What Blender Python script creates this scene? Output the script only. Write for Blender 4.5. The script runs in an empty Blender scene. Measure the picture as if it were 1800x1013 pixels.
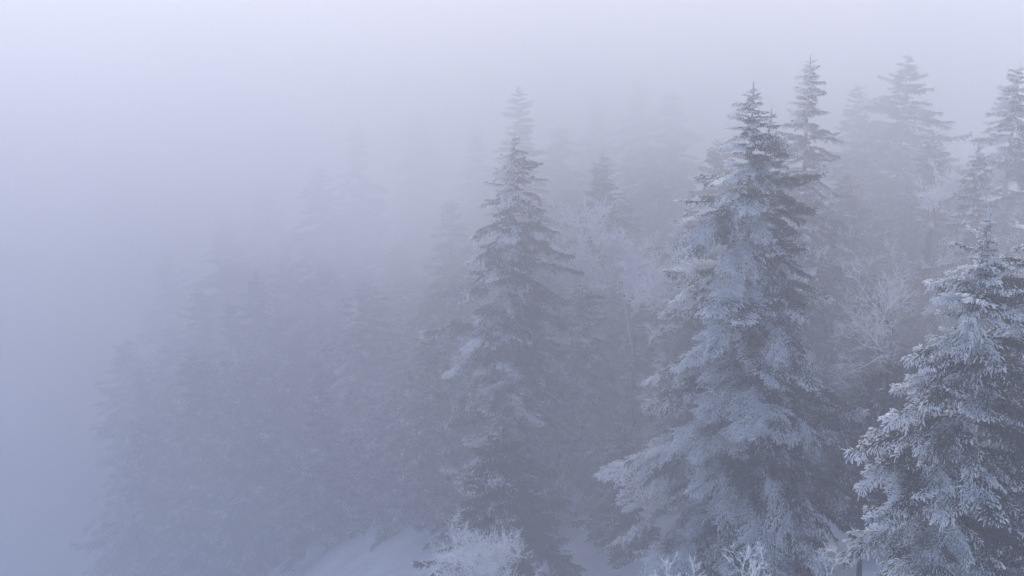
import bpy, math, random
import numpy as np
from mathutils import Vector, Matrix, Euler, noise as mnoise

scene = bpy.context.scene
col = scene.collection
R = math.radians

# ------------------------------------------------------------------ camera, sky, sun, exposure
CAM_Z, PITCH, FPX = 22.0, 15.0, 2173.0
cam = bpy.data.objects.new("camera", bpy.data.cameras.new("camera"))
col.objects.link(cam)
cam.location = (0, 0, CAM_Z)
cam.rotation_euler = (R(90 - PITCH), 0, 0)
cam.data.sensor_width = 36
cam.data.lens = 36 * FPX / 1800
cam.data.clip_start, cam.data.clip_end = 0.5, 1500
scene.camera = cam

SUN_EL, SUN_AZ = 40.0, 0.0
world = bpy.data.worlds.new("World"); scene.world = world; world.use_nodes = True
wn = world.node_tree.nodes; wl = world.node_tree.links
sky = wn.new("ShaderNodeTexSky"); sky.sky_type = 'NISHITA'; sky.sun_disc = False
sky.sun_elevation = R(SUN_EL); sky.sun_rotation = R(SUN_AZ)
sky.altitude = 900; sky.dust_density = 4.0; sky.air_density = 1.0; sky.ozone_density = 1.6
wl.new(sky.outputs[0], wn["Background"].inputs[0])
wn["Background"].inputs[1].default_value = 0.12

sun = bpy.data.objects.new("sun", bpy.data.lights.new("sun", 'SUN')); col.objects.link(sun)
sun.data.energy = 1.5; sun.data.angle = R(14); sun.data.color = (1.0, 0.84, 0.64)
sd = Vector((math.sin(R(SUN_AZ)) * math.cos(R(SUN_EL)), math.cos(R(SUN_AZ)) * math.cos(R(SUN_EL)), math.sin(R(SUN_EL))))
sun.rotation_euler = sd.to_track_quat('Z', 'Y').to_euler()
sun.location = (0, 0, 40)

HAZE_DENSITY = 0.008
THIN_DENSITY = 0.020
BANK_DENSITY = 0.075
scene.view_settings.view_transform = 'Standard'
scene.view_settings.look = 'None'
scene.view_settings.gamma = 1.0
scene.view_settings.exposure = 0.76
scene.view_settings.use_curve_mapping = False
scene.cycles.max_bounces = 14
scene.cycles.diffuse_bounces = 3
scene.cycles.volume_bounces = 10
scene.cycles.transparent_max_bounces = 8
scene.cycles.use_denoising = True
scene.cycles.caustics_reflective = False
scene.cycles.caustics_refractive = False

# ------------------------------------------------------------------ helpers
def terrain(x, y):
    """hillside: gentle under the right-hand wood, dropping away to the left"""
    xs = -math.log(1 + math.exp(-x / 3.0)) * 3.0         # smooth min(x, 0)
    d = 0.75 * xs
    d = -30 * math.tanh(-d / 30)
    z = 2.0 + d - 0.12 * (min(y, 140) - 40) + 0.04 * min(x, 30) * (x > 0)
    z += 0.10 * mnoise.noise(Vector((x / 1.3, y / 1.3, 7.7)))
    z += 0.9 * mnoise.noise(Vector((x / 14, y / 14, 0.3))) + 0.25 * mnoise.noise(Vector((x / 4, y / 4, 4.3)))
    return z

def at(px, py, depth):
    a, b = (px - 900) / FPX, (506.5 - py) / FPX
    s, c = math.sin(R(PITCH)), math.cos(R(PITCH))
    d = Vector((a, c + b * s, -s + b * c))
    t = depth / d.y
    return Vector((d.x * t, depth, CAM_Z + d.z * t))

def tag(o, label, cat, group=None):
    o["label"] = label; o["category"] = cat
    if group: o["group"] = group

def mesh_from(name, V, Q, frost=None, mat=None, smooth=True):
    """V (n,3) floats, Q list of index arrays of equal width (quads or triangles)"""
    V = np.asarray(V, dtype=np.float32)
    me = bpy.data.meshes.new(name)
    me.vertices.add(len(V)); me.vertices.foreach_set("co", V.ravel())
    idx = np.concatenate([q.ravel() for q in Q]).astype(np.int32)
    tot = np.concatenate([np.full(len(q), q.shape[1]) for q in Q]).astype(np.int32)
    start = np.concatenate([[0], np.cumsum(tot)[:-1]]).astype(np.int32)
    me.loops.add(len(idx)); me.loops.foreach_set("vertex_index", idx)
    me.polygons.add(len(tot)); me.polygons.foreach_set("loop_start", start); me.polygons.foreach_set("loop_total", tot)
    me.polygons.foreach_set("use_smooth", np.full(len(tot), smooth))
    if frost is not None:
        at_ = me.attributes.new("rime", 'FLOAT', 'POINT')
        at_.data.foreach_set("value", np.asarray(frost, dtype=np.float32))
    if mat: me.materials.append(mat)
    me.update(); me.validate()
    return me

def frames(D):
    D = D / (np.linalg.norm(D, axis=1, keepdims=True) + 1e-9)
    up = np.tile(np.array([0.0, 0.0, 1.0]), (len(D), 1))
    up[np.abs(D[:, 2]) > 0.9] = (1, 0, 0)
    A = np.cross(D, up); A /= np.linalg.norm(A, axis=1, keepdims=True) + 1e-9
    return A, np.cross(A, D)

def tubes(P, Rr, F, k=3):
    """P (n,m,3) centre lines, Rr (n,m) radii, F (n,m) rime -> V, quads, tips, rime"""
    n, m, _ = P.shape
    T = np.gradient(P, axis=1)
    A, B = frames(T.reshape(-1, 3)); A = A.reshape(n, m, 3); B = B.reshape(n, m, 3)
    V = np.empty((n, m, k, 3)); FV = np.repeat(F[:, :, None], k, axis=2)
    for j in range(k):
        a = 2 * math.pi * j / k + math.pi / 2
        V[:, :, j] = P + (A * math.cos(a) + B * math.sin(a)) * Rr[..., None]
    base = (np.arange(n) * m * k)[:, None, None]
    ii = np.arange(m - 1)[None, :, None] * k; jj = np.arange(k)[None, None, :]
    a = base + ii + jj; b = base + ii + (jj + 1) % k
    Q = np.stack([a, b, b + k, a + k], axis=-1).reshape(-1, 4)
    e = base[:, 0] + (m - 1) * k
    if k == 3: C = np.concatenate([e + 0, e + 1, e + 2], axis=1)
    elif k == 4: C = np.concatenate([e + 0, e + 1, e + 2, e + 3], axis=1)
    else: C = np.concatenate([e + j for j in range(k)], axis=1)
    return V.reshape(-1, 3), Q, C, FV.ravel()

class Geo:
    def __init__(s): s.V, s.Q, s.T, s.F, s.n = [], [], [], [], 0
    def add(s, P, Rr, F, k=3):
        V, Q, C, FV = tubes(np.asarray(P, float), np.asarray(Rr, float), np.asarray(F, float), k)
        s.V.append(V); s.Q.append(Q + s.n)
        (s.T if k == 3 else s.Q if k == 4 else s.T2).append(C + s.n) if k in (3, 4) else None
        s.F.append(FV); s.n += len(V)
    def arrays(s):
        V = np.concatenate(s.V); Q = np.concatenate(s.Q)
        T = np.concatenate(s.T) if s.T else np.zeros((0, 3), int)
        return V, Q, T, np.concatenate(s.F)
    def mesh(s, name, mat):
        V, Q, T, F = s.arrays()
        return mesh_from(name, V, [Q] + ([T] if len(T) else []), F, mat)

def obj(name, data, parent=None, loc=None, rot=None, scale=None):
    o = bpy.data.objects.new(name, data); col.objects.link(o)
    if parent: o.parent = parent
    if loc is not None: o.location = loc
    if rot is not None: o.rotation_euler = rot
    if scale is not None: o.scale = scale if hasattr(scale, "__len__") else (scale,) * 3
    return o

# ------------------------------------------------------------------ materials
WIND = Vector((-0.62, -0.52, 0.58)).normalized()      # rime grows into the wind: left, near side, top

def rime_material(name, dark_a, dark_b, rime_col, bias, gain, nscale=1.3, rough=0.75, bough=0.0):
    m = bpy.data.materials.new(name); m.use_nodes = True
    nt = m.node_tree; N = nt.nodes; L = nt.links; bs = N["Principled BSDF"]
    def math_(op, a, b=None, clamp=False):
        n = N.new("ShaderNodeMath"); n.operation = op; n.use_clamp = clamp
        for i, v in enumerate((a, b)):
            if v is None: continue
            if isinstance(v, (int, float)): n.inputs[i].default_value = v
            else: L.new(v, n.inputs[i])
        return n.outputs[0]
    geo = N.new("ShaderNodeNewGeometry")
    dot = N.new("ShaderNodeVectorMath"); dot.operation = 'DOT_PRODUCT'
    L.new(geo.outputs["Normal"], dot.inputs[0]); dot.inputs[1].default_value = WIND
    att = N.new("ShaderNodeAttribute"); att.attribute_name = "rime"
    no = N.new("ShaderNodeTexNoise"); no.inputs["Scale"].default_value = nscale; no.inputs["Detail"].default_value = 4
    L.new(geo.outputs["Position"], no.inputs["Vector"])
    n2 = N.new("ShaderNodeTexNoise"); n2.inputs["Scale"].default_value = 34; n2.inputs["Detail"].default_value = 2
    L.new(geo.outputs["Position"], n2.inputs["Vector"])
    f = math_('MULTIPLY', dot.outputs["Value"], 0.42)
    f = math_('ADD', f, math_('MULTIPLY', att.outputs["Fac"], 0.75))
    f = math_('ADD', f, math_('MULTIPLY', math_('SUBTRACT', no.outputs["Fac"], 0.5), 2.3))
    f = math_('ADD', f, math_('MULTIPLY', math_('SUBTRACT', n2.outputs["Fac"], 0.5), 0.9))
    if bough:                                        # boughs reaching into the wind carry more rime
        vt = N.new("ShaderNodeVectorTransform"); vt.vector_type = 'VECTOR'; vt.convert_from = 'OBJECT'; vt.convert_to = 'WORLD'
        vt.inputs[0].default_value = (1, 0, 0)
        nz = N.new("ShaderNodeVectorMath"); nz.operation = 'NORMALIZE'; L.new(vt.outputs[0], nz.inputs[0])
        dw = N.new("ShaderNodeVectorMath"); dw.operation = 'DOT_PRODUCT'
        L.new(nz.outputs[0], dw.inputs[0]); dw.inputs[1].default_value = Vector((-0.85, -0.5, 0)).normalized()
        f = math_('ADD', f, math_('MULTIPLY', dw.outputs["Value"], bough))
        oc = N.new("ShaderNodeObjectInfo"); sp = N.new("ShaderNodeSeparateColor"); L.new(oc.outputs["Color"], sp.inputs[0])
        f = math_('ADD', f, math_('SUBTRACT', sp.outputs[0], 0.5))      # exposed trees carry more, sheltered ones less
    f = math_('MULTIPLY', math_('ADD', f, bias), gain, True)
    oi = N.new("ShaderNodeObjectInfo")
    mixd = N.new("ShaderNodeMix"); mixd.data_type = 'RGBA'
    L.new(oi.outputs["Random"], mixd.inputs[0])
    mixd.inputs[6].default_value = (*dark_a, 1); mixd.inputs[7].default_value = (*dark_b, 1)
    mx = N.new("ShaderNodeMix"); mx.data_type = 'RGBA'
    L.new(f, mx.inputs[0]); L.new(mixd.outputs[2], mx.inputs[6]); mx.inputs[7].default_value = (*rime_col, 1)
    L.new(mx.outputs[2], bs.inputs["Base Color"])
    bs.inputs["Roughness"].default_value = rough
    bs.inputs["Specular IOR Level"].default_value = 0.25
    return m

M_needle = rime_material("rimed_needles", (0.020, 0.030, 0.026), (0.040, 0.042, 0.030), (0.86, 0.88, 0.92), -0.62, 1.9)
M_bough = rime_material("rimed_bough", (0.012, 0.019, 0.016), (0.040, 0.040, 0.028), (0.92, 0.93, 0.95), -0.62, 5.5, 0.9, bough=0.22)
M_bark = rime_material("rimed_bark", (0.035, 0.030, 0.028), (0.05, 0.042, 0.036), (0.72, 0.76, 0.82), -0.35, 1.6, 2.2)
M_twig = rime_material("rimed_twigs", (0.06, 0.05, 0.045), (0.09, 0.075, 0.06), (0.84, 0.86, 0.90), 0.12, 1.6, 1.5)
M_bare = rime_material("bare_twigs", (0.035, 0.030, 0.028), (0.05, 0.042, 0.036), (0.75, 0.78, 0.84), -0.65, 1.3, 1.5)

m = bpy.data.materials.new("snow"); m.use_nodes = True; M_snow = m
N, L = m.node_tree.nodes, m.node_tree.links; bs = N["Principled BSDF"]
tc = N.new("ShaderNodeNewGeometry"); no = N.new("ShaderNodeTexNoise"); no.inputs["Scale"].default_value = 0.6; no.inputs["Detail"].default_value = 8
L.new(tc.outputs["Position"], no.inputs["Vector"])
rp = N.new("ShaderNodeValToRGB"); rp.color_ramp.elements[0].position = 0.35; rp.color_ramp.elements[0].color = (0.62, 0.66, 0.72, 1)
rp.color_ramp.elements[1].position = 0.6; rp.color_ramp.elements[1].color = (0.80, 0.83, 0.87, 1)
L.new(no.outputs["Fac"], rp.inputs[0]); L.new(rp.outputs[0], bs.inputs["Base Color"])
bp = N.new("ShaderNodeBump"); bp.inputs["Strength"].default_value = 0.5; bp.inputs["Distance"].default_value = 0.15
n3 = N.new("ShaderNodeTexNoise"); n3.inputs["Scale"].default_value = 3.5; n3.inputs["Detail"].default_value = 6
L.new(tc.outputs["Position"], n3.inputs["Vector"]); L.new(n3.outputs["Fac"], bp.inputs["Height"]); L.new(bp.outputs[0], bs.inputs["Normal"])
bs.inputs["Roughness"].default_value = 0.6

# ------------------------------------------------------------------ ground
X0, X1, Y0, Y1 = -170, 120, -40, 240
xs = np.concatenate([np.arange(X0, -30, 4.0), np.arange(-30, 30, 0.6), np.arange(30, X1 + .1, 4.0)]); ys = np.concatenate([np.arange(Y0, 20, 4.0), np.arange(20, 100, 0.6), np.arange(100, Y1 + .1, 4.0)])
V = np.array([(x, y, terrain(x, y)) for y in ys for x in xs]); w = len(xs)
I = np.arange((len(ys) - 1) * w).reshape(len(ys) - 1, w)[:, :-1].ravel()
ground = obj("snowy_ground", mesh_from("snowy_ground", V, [np.stack([I, I + 1, I + w + 1, I + w], 1)], None, M_snow))
ground["kind"] = "structure"
X0, X1, Y0, Y1 = V[:, 0].min(), V[:, 0].max(), V[:, 1].min(), V[:, 1].max()
ZMIN = V[:, 2].min()

# ------------------------------------------------------------------ haze
HAZE_TOP = CAM_Z + 4.0
def fog_material(name, density, colour, g):
    hm = bpy.data.materials.new(name); hm.use_nodes = True
    hn = hm.node_tree.nodes
    for n in list(hn):
        if n.type == 'BSDF_PRINCIPLED': hn.remove(n)
    pv = hn.new("ShaderNodeVolumePrincipled")
    pv.inputs["Color"].default_value = (*colour, 1)
    pv.inputs["Density"].default_value = density
    pv.inputs["Anisotropy"].default_value = g
    hm.node_tree.links.new(pv.outputs[0], hn["Material Output"].inputs["Volume"])
    return hm
hm = fog_material("fog", HAZE_DENSITY, (0.79, 0.84, 0.985), 0.6)
a, b, c, d, e, f_ = X0 - 5, X1 + 5, Y0 - 5, Y1 + 5, ZMIN - 1, HAZE_TOP
hv = [(x, y, z) for z in (e, f_) for y in (c, d) for x in (a, b)]
hme = bpy.data.meshes.new("haze")
hme.from_pydata(hv, [], [(0, 2, 3, 1), (4, 5, 7, 6), (0, 1, 5, 4), (2, 6, 7, 3), (0, 4, 6, 2), (1, 3, 7, 5)])
hme.materials.append(hm)
haze = obj("haze", hme); haze["kind"] = "stuff"

# a thicker bank of the same fog drifts through the back of the wood: its near face leans
# towards the camera at the top and is rolled into soft billows
def bank_face(x, z, start, seed, right, left, lean):
    y = start + lean * max(0.0, 15 - z) ** 0.9 + right / (1 + math.exp(-(x - 15) / 3.0))
    y += 11.0 * mnoise.noise(Vector((x / 14, z / 9, seed))) + 4.0 * mnoise.noise(Vector((x / 5, z / 4, seed + 6)))
    return y - left * 0.3 / (1 + math.exp((x + 12) / 3.0)) - left * 0.7 / (1 + math.exp((x + 32) / 4.0))

def fog_bank(start, seed, right, left, back, density, lean):
    bx = np.linspace(-80 - seed, 70 + seed, 110); bz = np.linspace(0, 1, 60)
    z0, z1 = ZMIN - .6 + seed * .02, HAZE_TOP - .5 - seed * .2
    def height(x, f):                                # the bank lies lower down the slope to the left
        return z0 + f * (z1 - 4 * (1 - math.exp(-max(0.0, 2 - x) * .028)) - z0)
    F_ = np.array([(x, bank_face(x, height(x, f), start, seed, right, left, lean), height(x, f)) for f in bz for x in bx]); nb = len(bx)
    B_ = F_.copy(); B_[:, 1] = back
    I = np.arange((len(bz) - 1) * nb).reshape(len(bz) - 1, nb)[:, :-1].ravel(); o_ = len(F_)
    qs = [np.stack([I, I + 1, I + nb + 1, I + nb], 1), np.stack([I, I + nb, I + nb + 1, I + 1], 1) + o_]
    J = np.arange(nb - 1); t_ = (len(bz) - 1) * nb
    qs.append(np.stack([J, J + o_, J + o_ + 1, J + 1], 1)); qs.append(np.stack([J, J + 1, J + o_ + 1, J + o_], 1) + t_)
    K = np.arange(len(bz) - 1) * nb
    qs.append(np.stack([K, K + nb, K + nb + o_, K + o_], 1)); K = K + nb - 1
    qs.append(np.stack([K, K + o_, K + nb + o_, K + nb], 1))
    bank = obj("fog_bank", mesh_from("fog_bank", np.concatenate([F_, B_]), qs, None, fog_material("bank_fog", density, (0.985, 0.987, 1.0), 0.05)))
    bank["kind"] = "stuff"
fog_bank(34, 1.7, 4, 5, 155, THIN_DENSITY, 0.45)
fog_bank(53, 3.9, 3, 5, 150, BANK_DENSITY, 1.1)

# ------------------------------------------------------------------ fir branches
def fir_branch(L_, seed, lod=0, hang=0.5):
    """one bough along +X: axis, side shoots, and rime-crusted sprigs; returns Geo"""
    rng = np.random.default_rng(seed); g = Geo()
    tip_up = rng.uniform(-0.03, 0.05)
    wig = rng.uniform(-0.05, 0.05) * L_
    def axis(s):
        return np.stack([L_ * s * (1 - 0.06 * s), wig * np.sin(s * 3.0) * s, L_ * (-0.27 * hang * 2 * s ** 2.1 + (0.13 + tip_up) * s ** 5)], -1)
    S = np.linspace(0, 1, 8)
    r0 = 0.006 + 0.009 * L_
    g.add(axis(S)[None], (r0 * (1 - S * 0.85))[None], np.full((1, 8), 0.1))
    step = {0: 0.105, 1: 0.20, 2: 0.30}[lod]
    tstep = {0: 0.060, 1: 0.10, 2: 0.17}[lod]
    tl = {0: (0.10, 0.22), 1: (0.14, 0.26), 2: (0.24, 0.42)}[lod]
    if L_ < 1: tl = (tl[0] * (.45 + .4 * L_), tl[1] * (.45 + .4 * L_)); tstep *= .75
    tr = {0: 0.0150, 1: 0.021, 2: 0.036}[lod]
    secP, secR = [], []
    spB, spD, spL, spF = [], [], [], []
    s = 0.10 if L_ > 0.8 else 0.04
    side = 1
    lump = rng.uniform(0, 6.28, 3)
    while s < 0.985:
        prof = (1 - s) ** 0.62 * min(1, (s + 0.12) * 2.2)
        l2 = min(L_ * 0.40 * prof, 0.95) * rng.uniform(0.6, 1.15) * (0.82 + 0.3 * math.sin(s * 11 + lump[0] + side)) + 0.05
        fa = R(rng.uniform(38, 66))
        base = axis(np.array([s]))[0]
        u = np.linspace(0, 1, 5)
        dr = hang * rng.uniform(0.5, 1.6)
        lat = side * math.sin(fa); fw = math.cos(fa)
        P = base + np.stack([fw * l2 * u * (1 - .1 * u), lat * l2 * u * (1 - 0.15 * u * dr), l2 * (0.10 * u - (0.55 * dr) * u ** 2)], -1)
        secP.append(P); secR.append(0.0065 * (1 - u * 0.6))
        n = max(2, int(l2 / tstep))
        uu = (np.arange(n) + rng.uniform(0.2, 0.8, n)) / n
        sd_ = np.where(np.arange(n) % 2 == 0, 1.0, -1.0)
        for q in (1, -1):
            B = np.stack([np.interp(uu, u, P[:, i]) for i in range(3)], -1)
            T = P[-1] - P[0]; T = T / np.linalg.norm(T)
            W = np.cross(T, (0, 0, 1.0)); W /= np.linalg.norm(W) + 1e-9
            D = T * rng.uniform(0.5, 1.0, (n, 1)) + W * (q * rng.uniform(0.45, 1.0, (n, 1))) + np.array([0, 0, -1.0]) * rng.uniform(-0.15, 1.25 * hang, (n, 1))
            D /= np.linalg.norm(D, axis=1, keepdims=True)
            spB.append(B); spD.append(D)
            spL.append(rng.uniform(*tl, n) * (1.05 - 0.45 * uu)); spF.append(0.75 * (uu * 0.45 + 0.65 * s ** 1.5) + 0.12 * math.sin(s * 17 + lump[1]))
        # end sprig
        spB.append(P[-1:]); D = P[-1:] - P[-2:-1]; spD.append(D / np.linalg.norm(D)); spL.append(np.array([tl[0] * 1.2])); spF.append(np.array([0.8]))
        s += step * rng.uniform(0.7, 1.3) / (2 * L_); side = -side
    # sprigs straight off the axis
    n = int(L_ / tstep); ss = rng.uniform(0.08, 1, n); B = axis(ss)
    D = np.stack([rng.uniform(.4, 1, n), rng.uniform(-1, 1, n), rng.uniform(-.3, .5, n)], -1); D /= np.linalg.norm(D, axis=1, keepdims=True)
    spB.append(B); spD.append(D); spL.append(rng.uniform(*tl, n) * 0.8); spF.append(0.2 + 0.5 * ss)
    if lod < 2: g.add(np.array(secP), np.array(secR), np.full((len(secP), 5), 0.15))
    B = np.concatenate(spB); D = np.concatenate(spD); Ls = np.concatenate(spL)[:, None]; F = np.clip(np.concatenate(spF), 0, 1)[:, None]
    mid = B + D * Ls * 0.55 + rng.normal(0, 0.006, B.shape)
    end = B + D * Ls; end[:, 2] -= Ls[:, 0] * 0.22 * hang
    P = np.stack([B, mid, end], 1)
    rr = tr * rng.uniform(0.7, 1.25, (len(B), 1))
    g.add(P, np.concatenate([rr * 0.5, rr, rr * (0.45 + 0.65 * F ** 1.5)], 1), np.concatenate([F * 0.1, F * 0.75, F * 1.15 + .12], 1))
    return g

CLASSES = [0.45, 0.9, 1.6, 2.4, 3.3, 4.3]
BR = {}
for ci, c_ in enumerate(CLASSES):
    for v in range(3):
        BR[0, ci, v] = fir_branch(c_, 100 + ci * 7 + v, 0, (0.35, 0.6, 0.9)[v]).mesh("bough", M_bough)
LOWA = {}
def low_arr(lod, ci, v):
    k = (lod, ci, v)
    if k not in LOWA: LOWA[k] = fir_branch(CLASSES[ci], 500 + ci * 7 + v, lod, (0.35, 0.5, 0.7)[v]).arrays()
    return LOWA[k]

PROFILE = dict(
    broad=([0, .03, .1, .18, .32, .47, .6, .75, .9, 1], [0.02, .05, .19, .34, .62, .74, .82, .94, 1, .8]),
    slim=([0, .03, .1, .2, .3, .45, .6, .8, .95, 1], [0.02, .09, .26, .44, .6, .80, .9, 1, 1, .7]),
    cone=([0, .1, .25, .5, .75, .95, 1], [0.03, .17, .36, .62, .85, 1, .7]))

def boughs(H, rmax, prof, seed, dens=1.0, bare=0.08, left=1.0):
    """yield (z, azimuth, pitch, roll, length)"""
    rng = random.Random(seed)
    hc = H * (1 - bare); z = H - 0.28; out = []
    ph = [rng.uniform(0, 6.28) for _ in range(6)]
    k = 0
    while z > H - hc:
        t = (H - z) / hc
        rad = np.interp(t, *PROFILE[prof]) * rmax
        n = int(round((5.0 + 2.5 * min(1, t * 3)) * dens)); a0 = rng.uniform(0, 6.28)
        layer = 1 + 0.14 * math.sin(z * 2.6 + ph[3]) + 0.08 * math.sin(z * 5.3 + ph[5])
        for j in range(n):
            az = a0 + j * 2 * math.pi / n + rng.uniform(-.35, .35)
            lump = 1 + 0.22 * math.sin(az * 2 + z * 0.55 + ph[0]) * min(1, t * 3) + 0.15 * math.sin(az * 3 - z * 1.3 + ph[1]) + 0.10 * math.sin(az * 5 + z * 2.1 + ph[2])
            Lb = rad * layer * lump * rng.uniform(0.74, 1.12)
            if math.cos(az) < 0: Lb *= left
            if rng.random() < 0.06 + 0.12 * (t > .5): continue
            if rng.random() < 0.14: Lb *= rng.uniform(.45, .75)
            pitch = R(np.interp(t, [0, .06, .2, .45, 1], [30, 18, 4, -10, -18]) + rng.uniform(-14, 14))
            out.append((z + rng.uniform(-.22, .22) * min(1, t * 5), az, pitch, R(rng.uniform(-16, 16)), max(0.16, Lb / max(.85, math.cos(pitch)))))
        z -= (0.17 + 0.36 * min(1, t * 2.4)) * (H / 18) ** 0.4
        k += 1
    return out

def cls(Lb):
    return min(range(len(CLASSES)), key=lambda i: abs(math.log(Lb / CLASSES[i])))

def trunk_mesh(H, r, seed, lean=0.15):
    rng = random.Random(seed); n = 14
    S = np.linspace(0, 1, n)
    P = np.stack([lean * np.sin(S * 3 + seed) * S * 0.4, lean * np.cos(S * 2.2 + seed) * S * 0.3, S * (H + .02) - 0.5 * (1 - S)], -1)
    P[:, 0] -= P[-1, 0]; P[:, 1] -= P[-1, 1]
    V, Q, C, F = tubes(P[None], (r * (1 - S) ** 0.9 + 0.012 + 0.35 * r * np.exp(-S * 30))[None], (0.1 + 0.5 * S)[None] ** 1, 8)
    return mesh_from("trunk", V, [Q], F, M_bark)

FIR_GROUP = "rime-covered firs on the hillside"
def fir_root(px, py, depth, label, cat="fir tree", group=FIR_GROUP):
    p = at(px, py, depth); g = terrain(p.x, p.y)
    lr = random.Random(int(px * 7 + py))
    rot = Euler((R(lr.uniform(-1.3, 1.3)), R(lr.uniform(-1.6, 1.6)), 0))
    off = rot.to_matrix() @ Vector((0, 0, p.z - g))
    root = obj("fir_tree", None, None, (p.x - off.x, p.y - off.y, g - .1), rot)
    tag(root, label, cat, group)
    return root, p.z - g

def leader(root, H, extra=None):
    """the rime-crusted top shoot"""
    g = Geo(); S = np.linspace(0, 1, 5)
    g.add(np.stack([0 * S, 0 * S, S * .75 - .72], -1)[None], (0.030 * (1 - S * .4))[None], np.full((1, 5), 0.9))
    o = obj("top_shoot", g.mesh("top_shoot", M_twig), root, (0, 0, H))

def near_fir(px, py, depth, rmax, prof, seed, label, dens=1.0, bare=0.08, left=1.0, second=None, rime=0.0):
    root, H = fir_root(px, py, depth, label)
    obj("trunk", trunk_mesh(H, 0.012 * H + .02, seed), root)
    tops = [(0, 0, H, boughs(H, rmax, prof, seed, dens, bare, left))]
    if second:                                        # a twin top grown from the same trunk
        dx, dy, dz = second
        H2 = H + dz
        tops.append((dx, dy, H2, [b for b in boughs(H2, rmax * .75, prof, seed + 9, .8, bare) if b[0] > H2 - 3.2]))
        g = Geo(); S = np.linspace(0, 1, 8)
        g.add(np.stack([dx * S ** .6, dy * S ** .6, H2 - 3.6 + 3.6 * S], -1)[None], (0.06 * (1 - S * .8))[None], (S * .5)[None])
        obj("second_stem", g.mesh("second_stem", M_bark), root)
    rng = random.Random(seed + 1)
    for dx, dy, hh, bl in tops:
        leader(root, hh) if dx == 0 else None
        if dx:
            o = obj("top_shoot", bpy.data.meshes.get("top_shoot"), root, (dx, dy, hh))
        for z, az, pitch, roll, Lb in bl:
            ci = cls(Lb)
            o = obj("bough", BR[0, ci, rng.randrange(3)], root, (dx, dy, z))
            o.rotation_euler = Euler((roll, -pitch, az), 'XYZ')
            o.color = (0.5 + rime + 0.16 * max(0.0, 1 - (hh - z) / (0.22 * hh)) + rng.uniform(-.06, .06), 0, 0, 1)
            s = Lb / CLASSES[ci]; o.scale = (s, s * rng.uniform(.72, 1.2), s * rng.uniform(.8, 1.25))
    return root

CROWNS = {}
def crown_arrays(prof, seed, lod, rr, bare):
    key = (prof, seed, lod)
    if key in CROWNS: return CROWNS[key]
    H = 18.0; rng = random.Random(seed)
    Vs, Qs, Ts, Fs, n = [], [], [], [], 0
    for z, az, pitch, roll, Lb in boughs(H, rr, prof, seed, 1.15, bare):
        ci = cls(Lb); V, Q, T, F = low_arr(lod - (ci < 2), ci, rng.randrange(3))
        M = np.array(Euler((roll, -pitch, az), 'XYZ').to_matrix()) * (Lb / CLASSES[ci])
        Vs.append(V @ M.T + np.array((0, 0, z))); Qs.append(Q + n); Ts.append(T + n); Fs.append(F); n += len(V)
    CROWNS[key] = mesh_from("crown", np.concatenate(Vs), [np.concatenate(Qs), np.concatenate(Ts)], np.concatenate(Fs), M_needle)
    return CROWNS[key]

TRUNK18 = {}
def far_fir(px, py, depth, rmax, prof, seed, label, lod=1, bare=0.12):
    root, H = fir_root(px, py, depth, label)
    if lod == 1:                                      # boughs still tell apart: one object each
        obj("trunk", trunk_mesh(H, 0.012 * H + .02, seed), root)
        rng = random.Random(seed + 1)
        for z, az, pitch, roll, Lb in boughs(H, rmax, prof, seed + 200, 1.05, bare):
            ci = cls(Lb); k = (ci, rng.randrange(2))
            if k not in BR1: BR1[k] = mesh_from("bough", *far_bough(ci, k[1]), M_needle)
            o = obj("bough", BR1[k], root, (0, 0, z)); o.rotation_euler = Euler((roll, -pitch, az), 'XYZ')
            o.scale = (Lb / CLASSES[ci],) * 3
        return root
    base_r = 3.6
    s = H / 18.0; sr = rmax / base_r
    rot = (0, 0, seed * 1.7)
    if "t" not in TRUNK18: TRUNK18["t"] = trunk_mesh(18.0, 0.22, 5)
    obj("trunk", TRUNK18["t"], root, None, rot, (s, s, s))
    obj("crown", crown_arrays(prof, 40, 2, base_r, bare), root, None, rot, (sr, sr, s))
    return root

BR1 = {}
def far_bough(ci, v):
    V, Q, T, F = low_arr(0 if ci < 2 else 1, ci, v)
    return V, [Q, T], F

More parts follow.
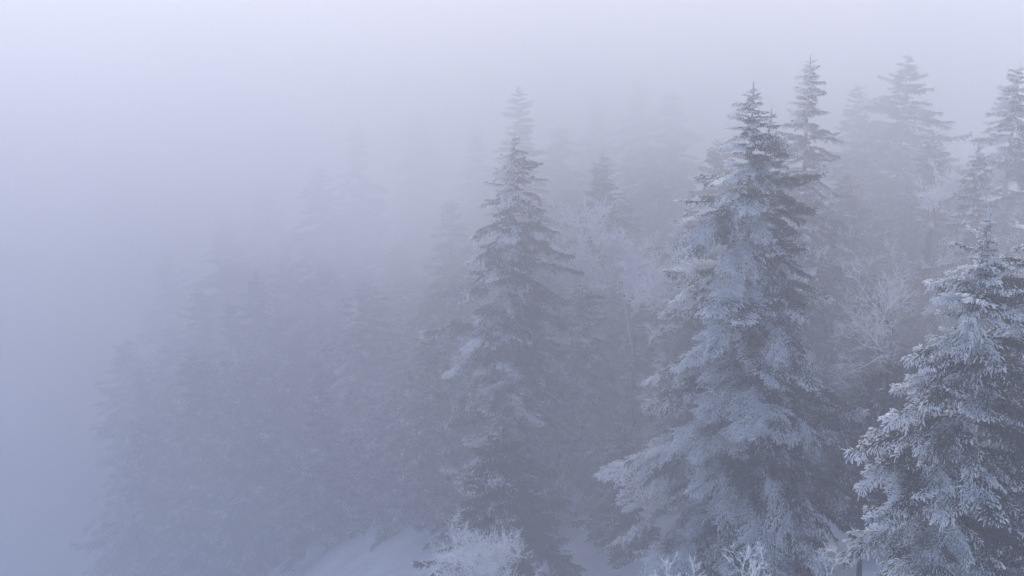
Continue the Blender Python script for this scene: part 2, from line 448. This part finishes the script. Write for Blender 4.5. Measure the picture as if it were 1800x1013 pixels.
# ------------------------------------------------------------------ bare, rime-covered broadleaf growth
def woody(seed, H, spread, levels, mat, name, r0, up=0.5, nstem=1, droop=0.0, thick=1.0, rimef=0.5, kids=4, prune=.25):
    rng = random.Random(seed); g = Geo(); segs = {}
    def grow(p, d, l, r, lev):
        n = 5; pts = [p.copy()]; q = p.copy(); dd = d.copy()
        for i in range(n - 1):
            dd = (dd + Vector((rng.gauss(0, .16), rng.gauss(0, .16), rng.gauss(0, .12) + 0.05 * up - droop * .12))).normalized()
            q = q + dd * (l / (n - 1)); pts.append(q.copy())
        segs.setdefault(lev, []).append((pts, r))
        if lev >= levels: return
        k = kids + (1 if rng.random() < .5 else 0)
        for i in range(k):
            t = rng.uniform(prune if lev == 0 else 0.25, 1.0) if i else 1.0
            j = min(n - 2, int(t * (n - 1))); pp = pts[j].lerp(pts[j + 1], t * (n - 1) - j if j < n - 1 else 0)
            side = Vector((rng.gauss(0, 1), rng.gauss(0, 1), rng.gauss(0, .6) + up * .5)); side -= side.dot(dd) * dd; side.normalize()
            nd = (dd * rng.uniform(.6, 1.1) + side * spread * rng.uniform(.6, 1.2)).normalized()
            grow(pp, nd, l * rng.uniform(.5, .78), max(r * .55, .0042 * thick), lev + 1)
    for s in range(nstem):
        a = rng.uniform(0, 6.28); sp = 0 if nstem == 1 else rng.uniform(.15, .75) * spread
        grow(Vector((math.cos(a) * .15 * (nstem > 1), math.sin(a) * .15 * (nstem > 1), -.2)), Vector((math.cos(a) * sp, math.sin(a) * sp, 1)).normalized(), H * (.45 if nstem == 1 else .5) * rng.uniform(.8, 1.1), r0, 0)
    return segs, g

def woody_thing(name, px, py, depth, H, seed, label, cat, group, mat, spread=.8, levels=4, r0=.05, up=.5, nstem=1, thick=1.0, rimef=.5, kids=4, lean=(0, 0), droop=0, rad=1.5, prune=0.25):
    p = at(px, py, depth); gz = terrain(p.x, p.y)
    segs, _ = woody(seed, 1.0, spread, levels, mat, name, 1.0, up, nstem, droop, thick, rimef, kids, prune)
    zmax = max(pt.z for l in segs.values() for s_ in l for pt in s_[0])
    hi = [pt for l in segs.values() for s_ in l for pt in s_[0] if pt.z > .6 * zmax]   # put the crown, not the foot, where it belongs
    mx, my = sum(q.x for q in hi) / len(hi), sum(q.y for q in hi) / len(hi)
    spread_now = sorted(math.hypot(q.x - mx, q.y - my) for q in hi)[int(len(hi) * .9)]
    kx = rad / spread_now
    bx_, by_ = p.x - mx * kx, p.y - my * kx
    gz = terrain(bx_, by_); foot = p.z - gz - zmax * kx          # height at which the stem starts to fork
    kz = kx if foot > 0.1 else (p.z - gz) / zmax
    foot = max(foot, 0.0)
    root = obj(name, None, None, (bx_, by_, gz)); tag(root, label, cat, group)
    if foot > 0.3:
        g = Geo(); S = np.linspace(0, 1, 9)
        g.add(np.stack([.12 * np.sin(S * 5 + seed) * (1 - S), .1 * np.sin(S * 4 + seed * 2) * (1 - S), (foot + .3) * S - .3], -1)[None], (r0 * (1 - S * .0) + .006 * foot * (1 - S))[None], (.05 + 0 * S)[None], 4)
        obj("trunk", g.mesh("trunk", M_bare), root)
    for part, levs in (("stem", [l for l in segs if l <= 1]), ("twigs", [l for l in segs if l > 1])):
        g = Geo()
        for l in levs:
            P = np.array([[(v.x * kx, v.y * kx, v.z * kz + foot) for v in s[0]] for s in segs[l]])
            r = r0 * (.55 ** l); r = max(r, .0085 * thick)
            Rr = np.array([[r * (1 - .35 * k / 4) for k in range(5)]] * len(P))
            F = np.full(Rr.shape, rimef + .08 * l)
            g.add(P, Rr, F, 4 if l <= 1 else 3)
        o = obj(part, g.mesh(part, M_bare if part == "stem" and foot > 5 and r0 > .02 else mat), root)
    return root

# ------------------------------------------------------------------ the trees
near_fir(1740, 358, 24, 3.2, 'broad', 11, "nearest fir at the right, sharp white rime on its drooping boughs", dens=1.0, bare=.03, left=.95, rime=.10)
near_fir(1325, 138, 36, 4.2, 'broad', 23, "tallest sharp fir right of centre with two tops and rimed left side", dens=1.05, bare=.10, second=(.62, .3, -.75), rime=.13)
near_fir(1850, 330, 27, 3.0, 'slim', 31, "fir cut by the right edge beside the nearest fir, dark lower trunk showing", dens=.8, bare=.30)
near_fir(905, 228, 45, 3.1, 'slim', 47, "slender centre fir with a pointed top and thin rime on its left side", dens=1.2, bare=.08)
near_fir(880, 745, 38, 2.9, 'broad', 91, "dark low fir right behind the tangled white bush", bare=.02, rime=-.3)
near_fir(1425, 92, 47, 2.7, 'slim', 53, "fir rising just behind the two-topped fir, pointed top in the fog")
near_fir(1722, 235, 45, 2.8, 'cone', 61, "dim fir behind the nearest fir, its top left of the tall edge fir")
near_fir(1027, 460, 47, 2.5, 'cone', 67, "lower fir between the slender centre fir and the two-topped fir", bare=.14, rime=-.12)
near_fir(1214, 322, 46, 2.6, 'cone', 71, "dim fir whose thin top shows left of the two-topped fir")
near_fir(1795, 105, 50, 3.4, 'slim', 73, "tall shadowy fir at the upper right edge")

FAR = [
 (1597, 88, 60, 5.4, 'broad', 1, "broad blurred fir, the tallest between the pointed fir and the right edge"),
 (1510, 140, 62, 4.2, 'cone', 2, "faint fir just left of the broad blurred fir"),
 (1640, 235, 56, 3.6, 'slim', 0, "blurred lower fir at the right foot of the broad blurred fir"),
 (912, 142, 62, 2.7, 'slim', 4, "ghostly fir top straight behind the slender centre fir"),
 (1125, 125, 74, 3.6, 'cone', 5, "very faint fir top in the fog above the middle of the wood"),
 (1180, 150, 70, 3.4, 'slim', 6, "very faint fir top left of the two-topped fir"),
 (1048, 160, 76, 3.4, 'cone', 3, "very faint fir top right of the ghostly centre fir"),
 (985, 215, 70, 3.3, 'slim', 8, "faint fir close behind the right side of the slender centre fir"),
 (836, 215, 74, 3.3, 'cone', 10, "faint fir left of the ghostly centre fir top"),
 (738, 188, 79, 3.6, 'slim', 7, "faint fir top leading the descending line of trees"),
 (628, 205, 71.4, 3.6, 'cone', 12, "faint fir second in the line descending to the left"),
 (560, 285, 68.8, 4.0, 'slim', 9, "faint fir third in the line descending to the left"),
 (462, 290, 77.4, 4.2, 'broad', 13, "fogbound fir fourth in the line descending to the left"),
 (395, 385, 72.2, 4.2, 'slim', 14, "fogbound fir fifth in the line descending to the left"),
 (290, 425, 77.4, 4.2, 'broad', 17, "fogbound fir next to last in the line descending to the left"),
 (222, 590, 70.5, 3.6, 'slim', 16, "outermost fir at the left edge of the wood, almost lost in fog"),
 (335, 600, 63.6, 3.0, 'slim', 19, "faint lower fir with its bare trunk showing at the left of the wood"),
 (400, 520, 65.4, 3.2, 'cone', 18, "faint lower fir beside the bare-trunked fir at the left"),
 (520, 575, 65, 2.8, 'slim', 21, "dim fir left of the fir with the small pale top"),
 (575, 470, 68, 3.3, 'broad', 22, "dim fir behind the pair of low firs in the left half"),
 (700, 420, 68, 3.6, 'slim', 20, "dim fir in the dark hollow left of the slender centre fir"),
 (790, 345, 62, 3.0, 'slim', 24, "dim fir close behind the left side of the slender centre fir"),
 (745, 520, 60, 2.8, 'cone', 25, "dark lower fir in the hollow left of the slender centre fir"),
 (855, 560, 55, 2.8, 'slim', 26, "shadowed fir standing behind the foot of the slender centre fir"),
 (1105, 455, 54, 3.3, 'slim', 27, "shadowed fir in the gap left of the two-topped fir"),
 (1160, 500, 50, 2.8, 'broad', 29, "shadowed low fir tucked behind the left boughs of the two-topped fir"),
 (1490, 300, 54, 3.2, 'slim', 28, "shadowed fir right of the two-topped fir, below the faint fir"),
 (1530, 470, 46, 2.8, 'cone', 30, "shadowed low fir behind the bare rimed tree top"),
 (1640, 430, 48, 2.8, 'slim', 32, "shadowed low fir just left of the nearest fir"),
 (1060, 260, 62, 3.2, 'broad', 33, "dim fir behind the pale round crown in the middle"),
 (680, 560, 66, 3.2, 'cone', 34, "dim low fir in the middle of the dark hollow left of centre"),
 (1130, 610, 48, 2.8, 'cone', 35, "shadowed low fir deep between the slender centre fir and the two-topped fir"),
 (965, 470, 54, 3.0, 'broad', 36, "shadowed fir behind the right side of the slender centre fir"),
 (1440, 430, 47, 3.2, 'broad', 38, "shadowed fir behind the right boughs of the two-topped fir"),
 (1570, 560, 42, 2.8, 'broad', 39, "shadowed low fir left of the nearest fir's widest boughs"),
 (1700, 330, 50, 3.2, 'slim', 40, "dim fir filling the gap above the nearest fir's left shoulder"),
 (1270, 240, 58, 3.4, 'slim', 41, "dim fir behind the left shoulder of the two-topped fir"),
 (640, 480, 61.9, 3.4, 'slim', 44, "faint fir behind the dim fir with a small pale top"),
 (450, 470, 65.4, 3.6, 'broad', 42, "faint broad fir in the middle of the left half of the wood"),
 (300, 560, 68.8, 3.6, 'broad', 45, "faint broad fir near the left edge of the wood"),
 (560, 640, 58, 2.6, 'cone', 43, "dim low fir beneath the small pale-topped fir, near the snow"),
 (690, 650, 54, 2.7, 'broad', 46, "dim low fir beside the pale snow patch at the bottom, left of the white bush"),
 (760, 560, 50, 2.4, 'broad', 47, "shadowed low fir against the left side of the slender centre fir"),
 (345, 500, 68, 3.4, 'slim', 48, "faint fir showing between the fifth fir of the descending line and the bare-trunked fir"),
 (245, 640, 66, 3.0, 'cone', 50, "faint low fir at the far left beside the outermost fir"),
 (500, 400, 70, 3.4, 'cone', 49, "faint fir below the third fir of the descending line"),
 (600, 380, 68, 3.2, 'slim', 51, "faint fir below the second fir of the descending line"),
 (420, 610, 62, 2.8, 'broad', 52, "dim low fir at the left, in front of the faint broad firs"),
 (1095, 740, 40, 1.9, 'cone', 53, "small shadowed fir by the snow gap left of the two-topped fir's lowest boughs"),
]
for t in FAR: far_fir(*t, lod=1 if t[2] < 65 else 2)
near_fir(627, 515, 61, 2.7, 'cone', 81, "dim fir with a small pale rimed top in the left half", bare=.14, rime=.05)

BG = "rimed bare trees among the firs"
woody_thing("bare_tree", 1040, 335, 47, 1, 3, "pale round rimed crown right of the slender centre fir", "bare tree", BG, M_twig, spread=.8, levels=6, r0=.035, thick=1.9, rimef=1.5, rad=1.7, prune=.3, kids=4)
woody_thing("bare_tree", 1668, 268, 46, 1, 8, "pale feathery rimed crown left of the dim fir at upper right", "bare tree", BG, M_twig, spread=.7, levels=6, r0=.10, thick=1.2, rimef=1.0, rad=1.0, prune=.4, kids=3)
woody_thing("bare_tree", 1556, 425, 36, 1, 5, "bare tree with fine white twigs between the two sharp firs", "bare tree", BG, M_twig, spread=.8, levels=6, r0=.06, thick=.65, rimef=.45, rad=1.1, prune=.4, kids=3)
woody_thing("bare_tree", 1490, 745, 30, 1, 6, "small dark bare tree beneath the two sharp firs", "bare tree", BG, M_bare, spread=.8, levels=5, r0=.07, thick=.8, rimef=.05, rad=1.0, prune=.3)
SG = "rimed bushes and saplings at the bottom of the picture"
woody_thing("rimed_bush", 848, 912, 30, 1, 9, "tangled white bush at the foot of the slender centre fir", "bush", SG, M_twig, spread=.95, levels=4, r0=.02, nstem=8, thick=.8, rimef=.9, kids=4, rad=1.15)
woody_thing("rimed_sapling", 1322, 950, 19, 1, 12, "forked white sapling tips below the two-topped fir", "sapling", SG, M_twig, spread=.55, levels=5, r0=.014, nstem=2, thick=.75, rimef=.8, kids=2, rad=.42, prune=.25)
woody_thing("rimed_sapling", 1195, 978, 19, 1, 14, "low white sapling tips left of the forked ones", "sapling", SG, M_twig, spread=.55, levels=5, r0=.014, nstem=2, thick=.75, rimef=.8, kids=2, rad=.42, prune=.25)
woody_thing("rimed_sapling", 1465, 955, 23, 1, 15, "white twiggy sapling between the forked tips and the nearest fir", "sapling", SG, M_twig, spread=.8, levels=5, r0=.014, nstem=2, thick=.75, rimef=.8, kids=2, rad=.42, prune=.25)
